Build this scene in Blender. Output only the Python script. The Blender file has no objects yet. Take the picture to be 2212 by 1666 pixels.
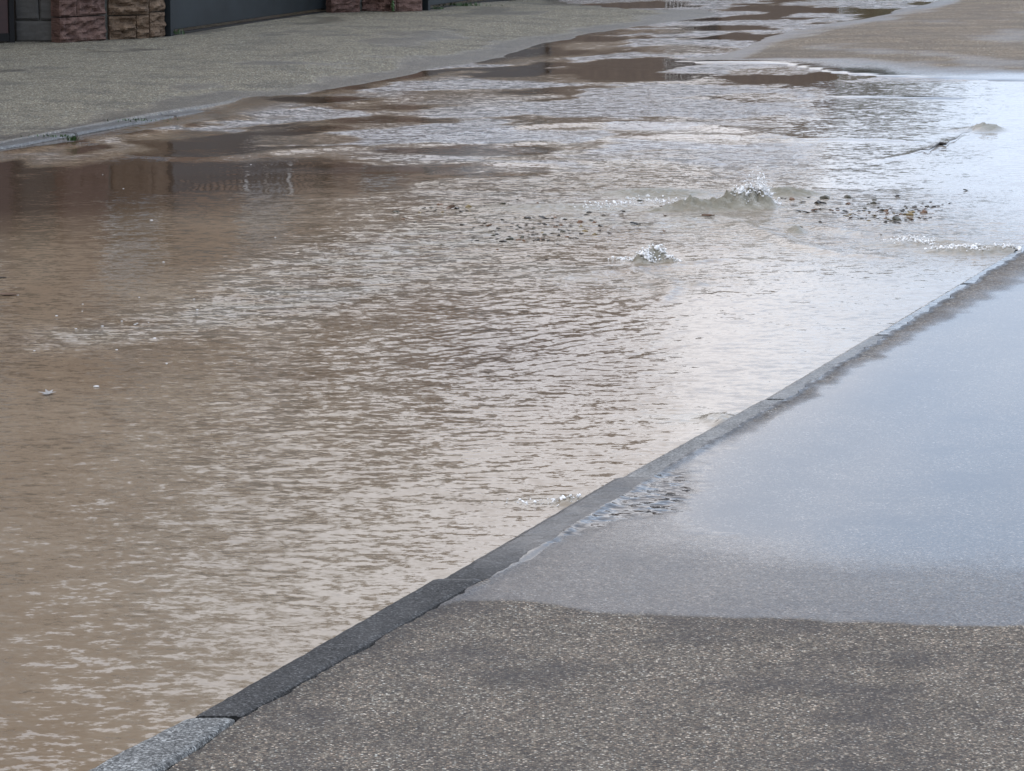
import bpy, bmesh, math, random
import numpy as np
random.seed(7)
rng = np.random.default_rng(7)
S = bpy.context.scene
C = S.collection
PI = math.pi

# ------------------------------------------------------------------ camera model (2212 px wide working scale)
F = 7200.0; H = 1.65; PITCH = math.atan(1208.0 / F)
cp, sp = math.cos(PITCH), math.sin(PITCH)

def G(x, y, z=0.0):
    """working-scale photo position -> place on the level plane z"""
    a = (x - 1106) / F; b = -(y - 833) / F
    dx, dy, dz = a, cp + b * sp, -sp + b * cp
    t = (z - H) / dz
    return dx * t, dy * t

def W(X, Y, Z=0.0):
    """place on the ground -> working-scale position (arrays)"""
    zz = Z - H
    depth = Y * cp - zz * sp
    up = Y * sp + zz * cp
    return 1106 + F * X / depth, 833 - F * up / depth

# ------------------------------------------------------------------ numpy noise
def _grad(seed):
    r = np.random.default_rng(seed)
    perm = r.permutation(512)
    ang = r.uniform(0, 2 * PI, 512)
    return perm, np.cos(ang), np.sin(ang)
_cache = {}
def perlin(x, y, seed=0):
    if seed not in _cache: _cache[seed] = _grad(seed)
    perm, gx, gy = _cache[seed]
    xi = np.floor(x).astype(np.int64); yi = np.floor(y).astype(np.int64)
    xf = x - xi; yf = y - yi
    u = xf * xf * xf * (xf * (xf * 6 - 15) + 10); v = yf * yf * yf * (yf * (yf * 6 - 15) + 10)
    def g(ix, iy, fx, fy):
        h = perm[(perm[ix & 511] + iy) & 511]
        return gx[h] * fx + gy[h] * fy
    a = g(xi, yi, xf, yf); b = g(xi + 1, yi, xf - 1, yf)
    c = g(xi, yi + 1, xf, yf - 1); d = g(xi + 1, yi + 1, xf - 1, yf - 1)
    return ((a + u * (b - a)) + v * ((c + u * (d - c)) - (a + u * (b - a)))) * 1.5
def fbm(x, y, seed=0, octs=4):
    s = 0; a = 1.0; t = 0
    for k in range(octs):
        s = s + a * perlin(x * 2 ** k + 17.3 * k, y * 2 ** k - 9.1 * k, seed + k); t += a; a *= .5
    return s / t
def sstep(a, b, x):
    t = np.clip((x - a) / (b - a), 0, 1); return t * t * (3 - 2 * t)

def sdist(X, Y, pts):
    """signed distance to polygon (positive inside)"""
    best = np.full(X.shape, 1e9); inside = np.zeros(X.shape, bool)
    n = len(pts)
    for i in range(n):
        ax, ay = pts[i]; bx, by = pts[(i + 1) % n]
        ex, ey = bx - ax, by - ay
        L = ex * ex + ey * ey + 1e-12
        t = np.clip(((X - ax) * ex + (Y - ay) * ey) / L, 0, 1)
        best = np.minimum(best, (X - ax - t * ex) ** 2 + (Y - ay - t * ey) ** 2)
        if ay != by:
            c = ((ay > Y) != (by > Y)) & (X < (bx - ax) * (Y - ay) / (by - ay) + ax)
            inside ^= c
    return np.sqrt(best) * np.where(inside, 1, -1)
def ldist(X, Y, pts):
    """distance to an open polyline and position along it"""
    best = np.full(X.shape, 1e9); par = np.zeros(X.shape)
    n = len(pts) - 1
    for i in range(n):
        ax, ay = pts[i]; bx, by = pts[i + 1]
        ex, ey = bx - ax, by - ay
        t = np.clip(((X - ax) * ex + (Y - ay) * ey) / (ex * ex + ey * ey + 1e-12), 0, 1)
        d = (X - ax - t * ex) ** 2 + (Y - ay - t * ey) ** 2
        m = d < best
        best = np.where(m, d, best); par = np.where(m, (i + t) / n, par)
    return np.sqrt(best), par
def smoothpoly(pts, n=2):
    for _ in range(n):
        q = []
        for i in range(len(pts) - 1):
            (ax, ay), (bx, by) = pts[i], pts[i + 1]
            q += [(ax * .75 + bx * .25, ay * .75 + by * .25), (ax * .25 + bx * .75, ay * .25 + by * .75)]
        pts = [pts[0]] + q + [pts[-1]]
    return pts

# ------------------------------------------------------------------ object helpers
def tag(o, label=None, cat=None, group=None, kind=None):
    if label: o['label'] = label
    if cat: o['category'] = cat
    if group: o['group'] = group
    if kind: o['kind'] = kind
    return o
def link(name, me, mat=None, parent=None):
    o = bpy.data.objects.new(name, me); C.objects.link(o)
    if mat: me.materials.append(mat)
    if parent: o.parent = parent
    return o
def empty(name, loc):
    o = bpy.data.objects.new(name, None); C.objects.link(o); o.location = loc; o.empty_display_size = .1
    return o
def grid_mesh(name, X, Y, Z, attrs, mat, smooth=True):
    r, c = X.shape
    me = bpy.data.meshes.new(name)
    me.vertices.add(r * c)
    me.vertices.foreach_set('co', np.stack([X, Y, Z], -1).astype(np.float32).ravel())
    idx = np.arange(r * c).reshape(r, c)
    q = np.stack([idx[:-1, :-1], idx[:-1, 1:], idx[1:, 1:], idx[1:, :-1]], -1).reshape(-1, 4)
    me.loops.add(q.size); me.polygons.add(len(q))
    me.loops.foreach_set('vertex_index', q.ravel().astype(np.int32))
    me.polygons.foreach_set('loop_start', np.arange(0, q.size, 4, dtype=np.int32))
    me.update(calc_edges=True)
    me.polygons.foreach_set('use_smooth', np.full(len(q), smooth))
    for k, v in attrs.items():
        a = me.attributes.new(k, 'FLOAT', 'POINT'); a.data.foreach_set('value', v.astype(np.float32).ravel())
    me.validate()
    return link(name, me, mat)
def from_bm(name, bm, mat=None, parent=None, smooth=False):
    me = bpy.data.meshes.new(name); bm.normal_update(); bm.to_mesh(me); bm.free()
    if smooth: me.polygons.foreach_set('use_smooth', [True] * len(me.polygons))
    return link(name, me, mat, parent)
def bmbox(bm, x0, x1, y0, y1, z0, z1, M=None):
    vs = [bm.verts.new((x, y, z)) for z in (z0, z1) for x, y in ((x0, y0), (x1, y0), (x1, y1), (x0, y1))]
    for f in ((0, 3, 2, 1), (4, 5, 6, 7), (0, 1, 5, 4), (1, 2, 6, 5), (2, 3, 7, 6), (3, 0, 4, 7)):
        bm.faces.new([vs[i] for i in f])
    if M is not None:
        for v in vs: v.co = M @ v.co
    return vs

# ------------------------------------------------------------------ node helpers
class NT:
    def __init__(s, name):
        s.m = bpy.data.materials.new(name); s.m.use_nodes = True
        s.t = s.m.node_tree; s.n = s.t.nodes; s.l = s.t.links
        s.p = s.n['Principled BSDF']
    def new(s, k, **kw):
        n = s.n.new(k)
        for a, b in kw.items(): setattr(n, a, b)
        return n
    def put(s, sock, v):
        if v is None: return
        if hasattr(v, 'is_output') or isinstance(v, bpy.types.NodeSocket): s.l.new(v, sock)
        else: sock.default_value = v
    def pos(s, scale=(1, 1, 1), rot=0):
        g = s.new('ShaderNodeTexCoord'); mp = s.new('ShaderNodeMapping')
        s.l.new(g.outputs['Object'], mp.inputs[0]); mp.inputs['Scale'].default_value = scale
        mp.inputs['Rotation'].default_value = (0, 0, rot)
        return mp.outputs[0]
    def noise(s, scale, detail=3, rough=.5, vec=None, out='Fac'):
        n = s.new('ShaderNodeTexNoise'); n.inputs['Scale'].default_value = scale
        n.inputs['Detail'].default_value = detail; n.inputs['Roughness'].default_value = rough
        s.l.new(vec if vec is not None else s.pos(), n.inputs['Vector'])
        return n.outputs[out]
    def voro(s, scale, vec=None, out='Color', feature='F1'):
        n = s.new('ShaderNodeTexVoronoi', feature=feature); n.inputs['Scale'].default_value = scale
        s.l.new(vec if vec is not None else s.pos(), n.inputs['Vector'])
        return n.outputs[out]
    def ramp(s, v, stops, interp='LINEAR'):
        n = s.new('ShaderNodeValToRGB'); n.color_ramp.interpolation = interp
        e = n.color_ramp.elements
        while len(e) < len(stops): e.new(.5)
        for i, (p, c) in enumerate(stops):
            e[i].position = p; e[i].color = (c, c, c, 1) if isinstance(c, (int, float)) else (*c, 1)
        s.l.new(v, n.inputs[0]); return n.outputs[0]
    def math(s, op, a, b=None, c=None, clamp=False):
        n = s.new('ShaderNodeMath', operation=op, use_clamp=clamp)
        s.put(n.inputs[0], a); s.put(n.inputs[1], b); s.put(n.inputs[2], c)
        return n.outputs[0]
    def vmath(s, op, a, b=None, scale=None):
        n = s.new('ShaderNodeVectorMath', operation=op)
        s.put(n.inputs[0], a); s.put(n.inputs[1], b)
        if scale is not None: s.put(n.inputs['Scale'], scale)
        return n.outputs[0]
    def mix(s, f, a, b, blend='MIX'):
        n = s.new('ShaderNodeMix', data_type='RGBA', blend_type=blend)
        s.put(n.inputs['Factor'], f)
        for sock, v in ((n.inputs[6], a), (n.inputs[7], b)):
            if isinstance(v, tuple): v = (*v, 1)
            s.put(sock, v)
        return n.outputs[2]
    def lerp(s, f, a, b):
        n = s.new('ShaderNodeMapRange'); s.put(n.inputs[0], f); s.put(n.inputs[3], a); s.put(n.inputs[4], b)
        return n.outputs[0]
    def attr(s, name):
        n = s.new('ShaderNodeAttribute', attribute_name=name); return n.outputs['Fac']
    def bump(s, h, strength=.5, dist=.01):
        n = s.new('ShaderNodeBump'); s.put(n.inputs['Strength'], strength); n.inputs['Distance'].default_value = dist
        s.l.new(h, n.inputs['Height']); return n.outputs[0]
    def sepx(s, v):
        n = s.new('ShaderNodeSeparateColor'); s.l.new(v, n.inputs[0]); return n.outputs
    def jitter(s, vec_col, amount):
        """unit normal tilted by a noise colour in x and y"""
        v = s.vmath('SUBTRACT', vec_col, (.5, .5, .5))
        v = s.vmath('MULTIPLY', v, (2, 2, 0))
        v = s.vmath('SCALE', v, scale=amount)
        return v

# ------------------------------------------------------------------ materials
def mat_water():
    t = NT('muddy_water')
    chop, turb, foam = t.attr('chop'), t.attr('turb'), t.attr('foam')
    n1 = t.noise(7.5, 3, .55, t.pos((.75, 1.25, 1), .15), 'Color')
    n2 = t.noise(24, 2, .5, t.pos((.7, 1.2, 1), -.1), 'Color')
    n3 = t.noise(65, 2, .6, t.pos((.8, 1.1, 1), .4), 'Color')
    v = t.vmath('ADD', t.vmath('ADD', t.jitter(n1, .45), t.jitter(n2, .95)), t.jitter(n3, .95))
    v = t.vmath('SCALE', v, scale=chop)
    g = t.new('ShaderNodeNewGeometry')
    nrm = t.vmath('NORMALIZE', t.vmath('ADD', g.outputs['Normal'], v))
    t.l.new(nrm, t.p.inputs['Normal'])
    silt = t.noise(.8, 4, .6, t.pos((1.6, .8, 1), .35))
    brown = t.mix(t.ramp(silt, [(.35, 0), (.65, 1)]), (.172, .122, .076), (.228, .174, .118))
    col = t.mix(turb, brown, (.30, .275, .225))
    col = t.mix(t.attr('dark_refl'), col, (.080, .052, .034))  # dark wall and house reflections put into the base colour
    col = t.mix(t.attr('sky_refl'), col, (.40, .41, .43))  # pale sky reflection put into the base colour
    olive = t.attr('olive')
    col = t.mix(olive, col, t.mix(t.noise(35, 4, .6), (.13, .115, .078), (.25, .235, .185)))
    fl = t.noise(180, 2, .6)
    col = t.mix(t.math('MULTIPLY', foam, t.ramp(fl, [(.42, 0), (.6, 1)])), col, (.75, .74, .72))
    t.l.new(col, t.p.inputs['Base Color'])
    t.p.inputs['Roughness'].default_value = .06
    t.l.new(t.math('ADD', t.math('MULTIPLY', foam, .4), t.math('ADD', t.math('MULTIPLY', olive, .30), t.math('ADD', .03, t.math('MINIMUM', t.math('MULTIPLY', chop, .65), .12)))), t.p.inputs['Roughness'])
    t.p.inputs['IOR'].default_value = 1.34
    return t.m

def mat_asphalt(name, tone=(1, 1, 1), grain=1.0, streak=False, contrast=1.0, patches=.5):
    """exposed aggregate asphalt; the 'wet' vertex value darkens it, fills the grain and makes it glossy"""
    t = NT(name)
    wet = t.attr('wet'); rip = t.attr('rip')
    def tn(c): return tuple(min(1, a * b) for a, b in zip(c, tone))
    warp = t.pos()
    v1 = t.sepx(t.voro(240 / grain, warp))[0]
    v2 = t.sepx(t.voro(150 / grain, t.pos((1, 1, 1), .7)))[1]
    hue = t.sepx(t.voro(240 / grain, warp))[2]
    base = t.ramp(v1, [(0, tn((.022, .020, .018))), (.30, tn((.055, .048, .042))), (.58, tn((.115, .099, .080))), (.82, tn((.20, .175, .138))), (.93, tn((.38, .35, .29))), (1, tn((.80, .77, .68)))])
    base = t.mix(1.0, base, t.ramp(hue, [(0, (1.15, .96, .84)), (.5, (1, 1, 1)), (1, (.92, 1.0, 1.04))]), 'MULTIPLY')
    b2 = t.ramp(v2, [(0, tn((.05, .044, .042))), (.4, tn((.10, .088, .075))), (.8, tn((.17, .14, .11))), (1, tn((.36, .32, .25)))])
    col = t.mix(.42, base, b2)
    crack = t.voro(240 / grain, warp, 'Distance')
    col = t.mix(t.math('MULTIPLY', t.ramp(crack, [(.35, 0), (.75, 1)]), .55), col, tn((.035, .03, .027)))
    big = t.noise(2.6, 5, .6, t.pos((.9, 1.0, 1)))
    col = t.mix(t.math('MULTIPLY', t.ramp(big, [(.36, 1), (.50, 0)]), patches), col, tn((.035, .032, .034)), 'MIX')
    fine = t.noise(9, 4, .7)
    col = t.mix(1.0, col, t.ramp(fine, [(.25, .80), (.75, 1.22)]), 'MULTIPLY')
    if streak:
        st = t.noise(1.2, 5, .7, t.pos((.6, 2.2, 1), .25))
        col = t.mix(t.ramp(st, [(.42, .75), (.55, 0)]), col, tn((.075, .068, .062)))
    col = t.mix(t.attr('mud'), col, (.022, .019, .017))
    # light stones stay visible in the film
    light = t.ramp(v1, [(.90, 0), (.97, 1)])
    g = t.noise(60, 3, .6)
    we = t.math('ADD', wet, t.math('MULTIPLY', t.math('SUBTRACT', g, .5), .35))
    we = t.math('MULTIPLY', we, t.ramp(wet, [(0, 0), (.08, 1)]), clamp=True)
    dark = t.mix(1.0, col, (.58, .58, .62), 'MULTIPLY')
    dark = t.mix(.12, dark, (.05, .05, .056))
    c2 = t.mix(t.ramp(we, [(.05, 0), (.35, 1)]), col, dark)
    t.l.new(c2, t.p.inputs['Base Color'])
    r = t.ramp(we, [(0, .82), (.15, .46), (.45, .30), (.75, .12), (1, .035)])
    t.l.new(r, t.p.inputs['Roughness'])
    t.p.inputs['IOR'].default_value = 1.36
    # grain relief vanishes below the film; ripples where the water runs
    gcol = t.noise(230 / grain, 2, .6, None, 'Color')
    amt = t.ramp(we, [(0, .85), (.3, .55), (.6, .14), (.85, .02), (1, .0)])
    v = t.jitter(gcol, t.math('MULTIPLY', amt, .9 * contrast))
    rc = t.noise(24, 3, .6, t.pos((.8, 1.2, 1), .1), 'Color')
    v = t.vmath('ADD', v, t.jitter(rc, rip))
    geo = t.new('ShaderNodeNewGeometry')
    nrm = t.vmath('NORMALIZE', t.vmath('ADD', geo.outputs['Normal'], v))
    t.l.new(nrm, t.p.inputs['Normal'])
    return t.m

def mat_kerb():
    t = NT('granite_kerb')
    wet, tint, rip = t.attr('wet'), t.attr('tint'), t.attr('rip')
    v1 = t.sepx(t.voro(260, t.pos()))[0]
    c = t.ramp(v1, [(0, .05), (.4, .16), (.75, .30), (1, .55)])
    c = t.mix(1.0, c, (.98, 1.0, .97), 'MULTIPLY')
    d = t.ramp(v1, [(0, .008), (.5, .022), (.85, .048), (1, .11)])
    c = t.mix(tint, c, d)
    n = t.noise(12, 4, .65)
    c = t.mix(1.0, c, t.ramp(n, [(.3, .72), (.7, 1.2)]), 'MULTIPLY')
    t.l.new(c, t.p.inputs['Base Color'])
    t.l.new(t.ramp(wet, [(0, .75), (.4, .38), (.8, .12), (1, .05)]), t.p.inputs['Roughness'])
    t.p.inputs['IOR'].default_value = 1.38
    gc = t.noise(260, 2, .6, None, 'Color')
    v = t.jitter(gc, t.ramp(wet, [(0, .45), (.5, .15), (.75, .03), (1, .0)]))
    rc = t.noise(30, 3, .6, t.pos((.8, 1.2, 1)), 'Color')
    v = t.vmath('ADD', v, t.jitter(rc, rip))
    geo = t.new('ShaderNodeNewGeometry')
    t.l.new(t.vmath('NORMALIZE', t.vmath('ADD', geo.outputs['Normal'], v)), t.p.inputs['Normal'])
    return t.m

def mat_rock(name, c1, c2, scale=9, bump=.6, rough=.85):
    t = NT(name)
    n = t.noise(scale, 6, .65)
    lay = t.noise(scale * .6, 4, .6, t.pos((1, 1, 4)))
    col = t.mix(t.ramp(n, [(.32, 0), (.68, 1)]), c1, c2)
    col = t.mix(t.math('MULTIPLY', t.ramp(lay, [(.35, 1), (.5, 0)]), .55), col, tuple(a * .45 for a in c1))
    t.l.new(col, t.p.inputs['Base Color']); t.p.inputs['Roughness'].default_value = rough
    h = t.math('ADD', n, t.math('MULTIPLY', lay, .6))
    t.l.new(t.bump(h, bump, .03), t.p.inputs['Normal'])
    return t.m

def mat_plain(name, col, rough=.6, var=.15, scale=6, metal=0, bump=.1):
    t = NT(name)
    n = t.noise(scale, 5, .6)
    c = t.mix(1.0, col, t.ramp(n, [(.3, 1 - var), (.7, 1 + var)]), 'MULTIPLY')
    t.l.new(c, t.p.inputs['Base Color']); t.p.inputs['Roughness'].default_value = rough
    t.p.inputs['Metallic'].default_value = metal
    t.l.new(t.bump(n, bump, .01), t.p.inputs['Normal'])
    return t.m

M = {}
M['water'] = mat_water()
M['near_asphalt'] = mat_asphalt('coarse_asphalt', (1.04, 1.02, 1.0), 1.0, patches=.55)
M['far_asphalt'] = mat_asphalt('grey_asphalt', (1.36, 1.42, 1.28), 1.7, patches=.4)
M['road'] = mat_asphalt('worn_road_asphalt', (1.55, 1.40, 1.20), 1.6, streak=True, patches=.4)
M['kerb'] = mat_kerb()
M['pink'] = mat_rock('pink_sandstone', (.080, .040, .031), (.165, .098, .076), 14, 1.0)
M['tan'] = mat_rock('tan_sandstone', (.085, .052, .030), (.20, .135, .085), 16, .9)
M['grey'] = mat_rock('smooth_grey_stone', (.055, .052, .048), (.085, .082, .075), 3, .12)
M['mortar'] = mat_rock('mortar', (.085, .085, .072), (.14, .14, .12), 20, .4)
M['metal'] = mat_plain('dark_slate_paint', (.010, .014, .016), .5, .45, 2.5)
M['metal'].node_tree.nodes['Principled BSDF'].inputs['Specular IOR Level'].default_value = .22
M['black'] = mat_plain('black_gap', (.004, .004, .004), .9)
M['render'] = mat_rock('sandstone_render', (.175, .100, .062), (.22, .140, .092), 2, .1)
M['garden'] = mat_rock('brown_garden_wall', (.060, .038, .024), (.12, .078, .050), 5, .4)
M['roof'] = mat_plain('brown_tiles', (.10, .05, .035), .8, .3, 12)
M['glass'] = mat_plain('window_glass', (.02, .025, .03), .1)
M['frame'] = mat_plain('pale_frame', (.55, .52, .48), .5)
M['dirt'] = mat_plain('dark_dirt', (.02, .018, .015), .9, .4, 30)
M['leafd'] = mat_plain('dark_wet_leaf', (.022, .016, .010), .35, .4, 60)
M['leafb'] = mat_plain('brown_wet_leaf', (.13, .060, .022), .35, .4, 60)
M['leafy'] = mat_plain('ochre_wet_leaf', (.20, .14, .05), .35, .35, 60)
M['leafg'] = mat_plain('olive_wet_leaf', (.040, .036, .018), .35, .35, 60)
M['white'] = mat_plain('white_petal', (.50, .49, .48), .5, .1, 60)
M['bark'] = mat_plain('wet_bark', (.02, .016, .013), .4, .4, 30)
M['grass'] = mat_plain('grass_blade', (.035, .075, .02), .5, .3, 40)
M['hedge'] = mat_plain('hedge_leaf', (.035, .06, .022), .6, .4, 4)
M['rust'] = mat_plain('dark_red_door', (.035, .010, .007), .5, .5, 3)
def mat_drop():
    t = NT('foam_water')
    t.p.inputs['Base Color'].default_value = (.80, .80, .79, 1)
    t.p.inputs['Roughness'].default_value = .12
    t.p.inputs['IOR'].default_value = 1.34
    n = t.noise(70, 2, .5)
    t.l.new(t.mix(t.ramp(n, [(.44, 0), (.6, 1)]), (.92, .92, .92), (.62, .62, .60)), t.p.inputs['Base Color'])
    return t.m
M['drop'] = mat_drop()

# ------------------------------------------------------------------ kerb lines
KIN = [(250, 1666), (410, 1584), (940, 1275), (1330, 1045), (1645, 870), (2070, 617), (2212, 530)]
KOUT = [(400, 1666), (520, 1582), (1050, 1275), (1430, 1035), (1712, 868), (2110, 617), (2212, 553)]
kin_p = [G(*q) for q in KIN]; kout_p = [G(*q) for q in KOUT]
def lin(pts):
    ys = np.array([p[1] for p in pts]); xs = np.array([p[0] for p in pts])
    s0 = (xs[1] - xs[0]) / (ys[1] - ys[0]); s1 = (xs[-1] - xs[-3]) / (ys[-1] - ys[-3])
    ys = np.concatenate([[ys[0] - 6], ys, [ys[-1] + 90]]); xs = np.concatenate([[xs[0] - 6 * .36], xs, [xs[-1] + 90 * s1 * .98]])
    return lambda Y: np.interp(Y, ys, xs)
kin = lin(kin_p)
_ko = lin(kout_p)
kout = lambda Y: np.maximum(_ko(Y), kin(Y) + .045)

def rows(y0, y1, near=.030):
    r = [y0]
    while r[-1] < y1:
        r.append(r[-1] + min(max(r[-1] ** 2 / 5600., .006), near if r[-1] < 14 else 9) if r[-1] > 5.4 else r[-1] + .03)
    return np.array(r)

# ------------------------------------------------------------------ outline of the far pavement (waterline), the dry crown of the road
FAR = [(-700, 455), (0, 326), (130, 300), (380, 253), (500, 231), (540, 222), (560, 212), (640, 204), (760, 186), (900, 160),
       (920, 150), (1000, 141), (1090, 124), (1100, 116), (1180, 92), (1235, 86), (1250, 76), (1310, 68), (1400, 54), (1480, 44), (1540, 35), (1558, 28), (1531, 21), (1431, 20), (1340, 17), (1250, 8), (1180, -6), (1100, -40)]
far_poly = [G(*q) for q in FAR] + [(-2, 60), (-40, 60), (-40, 10), (-10, 8)]
ISL = [(2051, 0), (1956, 18), (1881, 40), (1806, 50), (1700, 72), (1651, 82), (1632, 92), (1621, 100), (1586, 115), (1500, 127), (1431, 135), (1500, 137), (1600, 139), (1700, 141), (1756, 150), (1800, 160), (1900, 166), (2000, 171), (2212, 177), (2600, 185)]
isl_poly = [G(*q) for q in ISL] + [(9, 26), (13, 44), (6.2, 44)]

# ------------------------------------------------------------------ WATER
ys = rows(3.0, 75)
ys = np.sort(np.concatenate([ys[(ys < 12.4) | (ys > 15.1)], np.arange(12.4, 15.1, .013)]))
nc = 760
u = np.linspace(0, 1, nc)[None, :]
Yg = np.repeat(ys[:, None], nc, 1)
XR = kin(ys)[:, None] + .012 + .004 * np.sin(ys[:, None] * 3)
XLk = (-2.643 + .351 * (ys - 17.17))[:, None] - 2.2
XLv = -.30 * ys[:, None] - 1.2
XL = np.maximum(XLk, XLv)
Xg = XL + (XR - XL) * u
px, py = W(Xg, Yg)
def blob(cx, cy, rx, ry, rot=0):
    c, s = math.cos(rot), math.sin(rot)
    a = (px - cx); b = (py - cy)
    return np.exp(-(((a * c + b * s) / rx) ** 2 + ((-a * s + b * c) / ry) ** 2))
wx = .10 * fbm(Xg / .5, Yg / .5, 40, 2); wy = .05 * fbm(Xg / .4, Yg / .6, 50, 2) + .16 * fbm(Xg / .55, Yg / 1.1, 52, 2) * (.4 + blob(600, 1200, 700, 420))
# standing ripples, crests along x
def waves(ang, lx, ly, seed):
    c, s = math.cos(ang), math.sin(ang)
    a = (Xg + wx * .6) * c + (Yg + wy * .6) * s; b = -(Xg + wx * .6) * s + (Yg + wy * .6) * c
    return perlin(a / lx, b / ly, seed)
ang_n = fbm(Xg / 1.3, Yg / 1.6, 45, 2)
def wset(t, k): return waves(t, .15, .036, 1 + k) + .7 * waves(t - .22, .10, .027, 2 + k) + .45 * waves(t + .3, .045, .045, 4 + k)
wA, wB, wC = wset(.75, 300), wset(.06, 320), wset(-.60, 340)
tsel = sstep(740, 900, py) * 1.0 - .9 * ang_n - .7 * blob(300, 1150, 350, 260) * -1 + .25 * sstep(1000, 600, px) * sstep(900, 700, py)
mA = 1 - sstep(.05, .45, tsel); mC = sstep(1.15, 1.6, tsel); mB = (1 - mA) * (1 - mC)
rip = wA * mA + wB * mB + wC * mC
chy = fbm(Xg / .16 + wx * 3, Yg / .16, 11, 3)
big = fbm(Xg / .9, Yg / .6, 21, 3)
rip_amp = (.26 + 1.25 * blob(1130, 790, 420, 230, -.1) + .55 * blob(900, 1150, 520, 260) + .25 * blob(450, 950, 380, 300) + .15 * blob(450, 1350, 400, 250)
           + .35 * blob(1700, 760, 300, 140) + .3 * blob(1300, 640, 300, 60))
patch = sstep(-.15, .25, fbm(Xg / 1.1, Yg / 1.0, 31, 3))
rip_amp = rip_amp * (1 - .55 * sstep(1400, 1540, px) * sstep(560, 640, py)) * (.45 + .55 * patch) * (1 - .35 * sstep(1000, 1400, py)) * (1 - .6 * sstep(13, 16, Yg))
band = np.maximum.reduce([blob(1350, 470, 420, 55, -.03), .9 * blob(900, 540, 420, 60, -.22), .9 * blob(650, 640, 380, 42, -.17), .6 * blob(250, 715, 220, 30, -.12), .85 * blob(1900, 500, 320, 45, .06), .6 * blob(1250, 590, 260, 35, .05), .55 * blob(1150, 400, 350, 45)])
kerbchop = np.maximum(.5 * blob(1560, 905, 130, 18), .55 * blob(1170, 1085, 200, 20))
dfar, _ = ldist(Xg, Yg, [G(*q) for q in FAR[:18]])
edgechop = np.exp(-((dfar - .42) / .26) ** 2) * sstep(-.25, .10, fbm(Xg / .45, Yg / .9, 97, 3)) * (1 - .5 * sstep(900, 1300, px))
z = .00125 * rip_amp * rip + .0050 * (band + .5 * kerbchop + .05) * chy * (1 - .4 * sstep(15, 20, Yg)) + .0035 * fbm((Xg + .7 * Yg) / .30, (Yg - .7 * Xg) / 1.2, 24, 3) * blob(520, 1080, 620, 420) + .004 * big * (.3 + band) * (1 - .5 * sstep(18, 24, Yg))
# long flow ridges
def ridge(pts, wid, hgt, seed=0):
    d, t = ldist(Xg, Yg, smoothpoly([G(*q) for q in pts], 2))
    n = 1 + .5 * fbm(Xg / .35, Yg / .35, 60 + seed, 2)
    return hgt * np.exp(-(d / (wid * n.clip(.4, 2))) ** 2) * np.sin(PI * np.clip(t, .02, .98)) ** .4
RIDGES = [([(180, 322), (330, 342), (480, 345), (640, 325), (900, 312), (1100, 308)], .09, .012),
          ([(0, 330), (200, 308), (420, 270), (620, 238), (850, 215)], .10, .014),
          ([(950, 292), (1150, 272), (1350, 266), (1560, 274), (1700, 300)], .10, .014),
          ([(1060, 316), (1250, 300), (1480, 292), (1640, 296)], .08, .010),
          ([(1700, 304), (1800, 301), (1900, 303), (1995, 309)], .05, .012),
          ([(850, 330), (1050, 355), (1250, 350), (1450, 345)], .10, .010),
          ([(1330, 575), (1400, 600), (1460, 610), (1430, 650)], .04, .008),
          ([(1560, 470), (1640, 500), (1760, 545), (1950, 560)], .05, .010),
          ([(1700, 480), (1850, 505), (2000, 520), (2190, 545)], .05, .012),
          ([(1180, 600), (1330, 588), (1480, 570), (1560, 560)], .04, .009),
          ([(1880, 350), (1985, 332), (2060, 304), (2110, 290)], .05, .005)]
for i, (p, w, h) in enumerate(RIDGES): z += ridge(p, w, h, i)
# boils
def mound(x, y, rx, ry, h, rough=.85, seed=70):
    X0, Y0 = G(x, y)
    d = ((Xg - X0) / rx) ** 2 + ((Yg - Y0) / ry) ** 2
    return h * np.exp(-d ** 1.5) * (1 + rough * fbm(Xg / .035, Yg / .045, seed, 3) + .25 * rough * fbm(Xg / .012, Yg / .02, seed + 5, 2)), np.exp(-(d / 2.2) ** 1.3)
turb = np.zeros_like(Xg); olive = np.zeros_like(Xg)
for (x, y, rx, ry, h) in [(1598, 448, .09, .10, .060), (1530, 452, .13, .08, .036), (1450, 456, .10, .06, .020), (1645, 448, .055, .07, .055), (1490, 455, .08, .07, .018), (1700, 420, .12, .10, .028), (1418, 562, .038, .06, .050), (1388, 566, .030, .05, .038), (1445, 566, .03, .05, .014),
                          (2130, 280, .08, .13, .030), (2095, 283, .10, .12, .010), (1555, 907, .05, .08, .010), (1240, 1088, .04, .06, .012), (2110, 545, .18, .10, .016), (2000, 530, .2, .1, .01), (1720, 500, .03, .10, .02), (1420, 420, .2, .16, .02), (1200, 450, .25, .12, .012), (1500, 615, .04, .04, .006)]:
    m, q = mound(x, y, rx, ry, h); z += m
    turb = np.maximum(turb, np.clip(q * h / .035, 0, 1) * .95); olive = np.maximum(olive, np.clip(q * 1.3, 0, 1) ** 1.5 * min(1, h / .028) * (1 if y < 620 else .5))
turb = np.maximum(turb, .75 * np.maximum(band, .7 * blob(1350, 330, 480, 70)) * sstep(-.35, .25, fbm(Xg / .3, Yg / .2, 81, 3)))
turb = np.maximum(turb, .65 * blob(1530, 903, 150, 14)); turb = np.maximum(turb, .55 * blob(1210, 1085, 150, 14))
turb = np.maximum(turb, .35 * blob(1700, 450, 500, 70)); turb = np.maximum(turb, .30 * sstep(1500, 1750, px) * sstep(180, 260, py))
turb = np.maximum(turb, .25 * blob(600, 1250, 700, 400))
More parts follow.
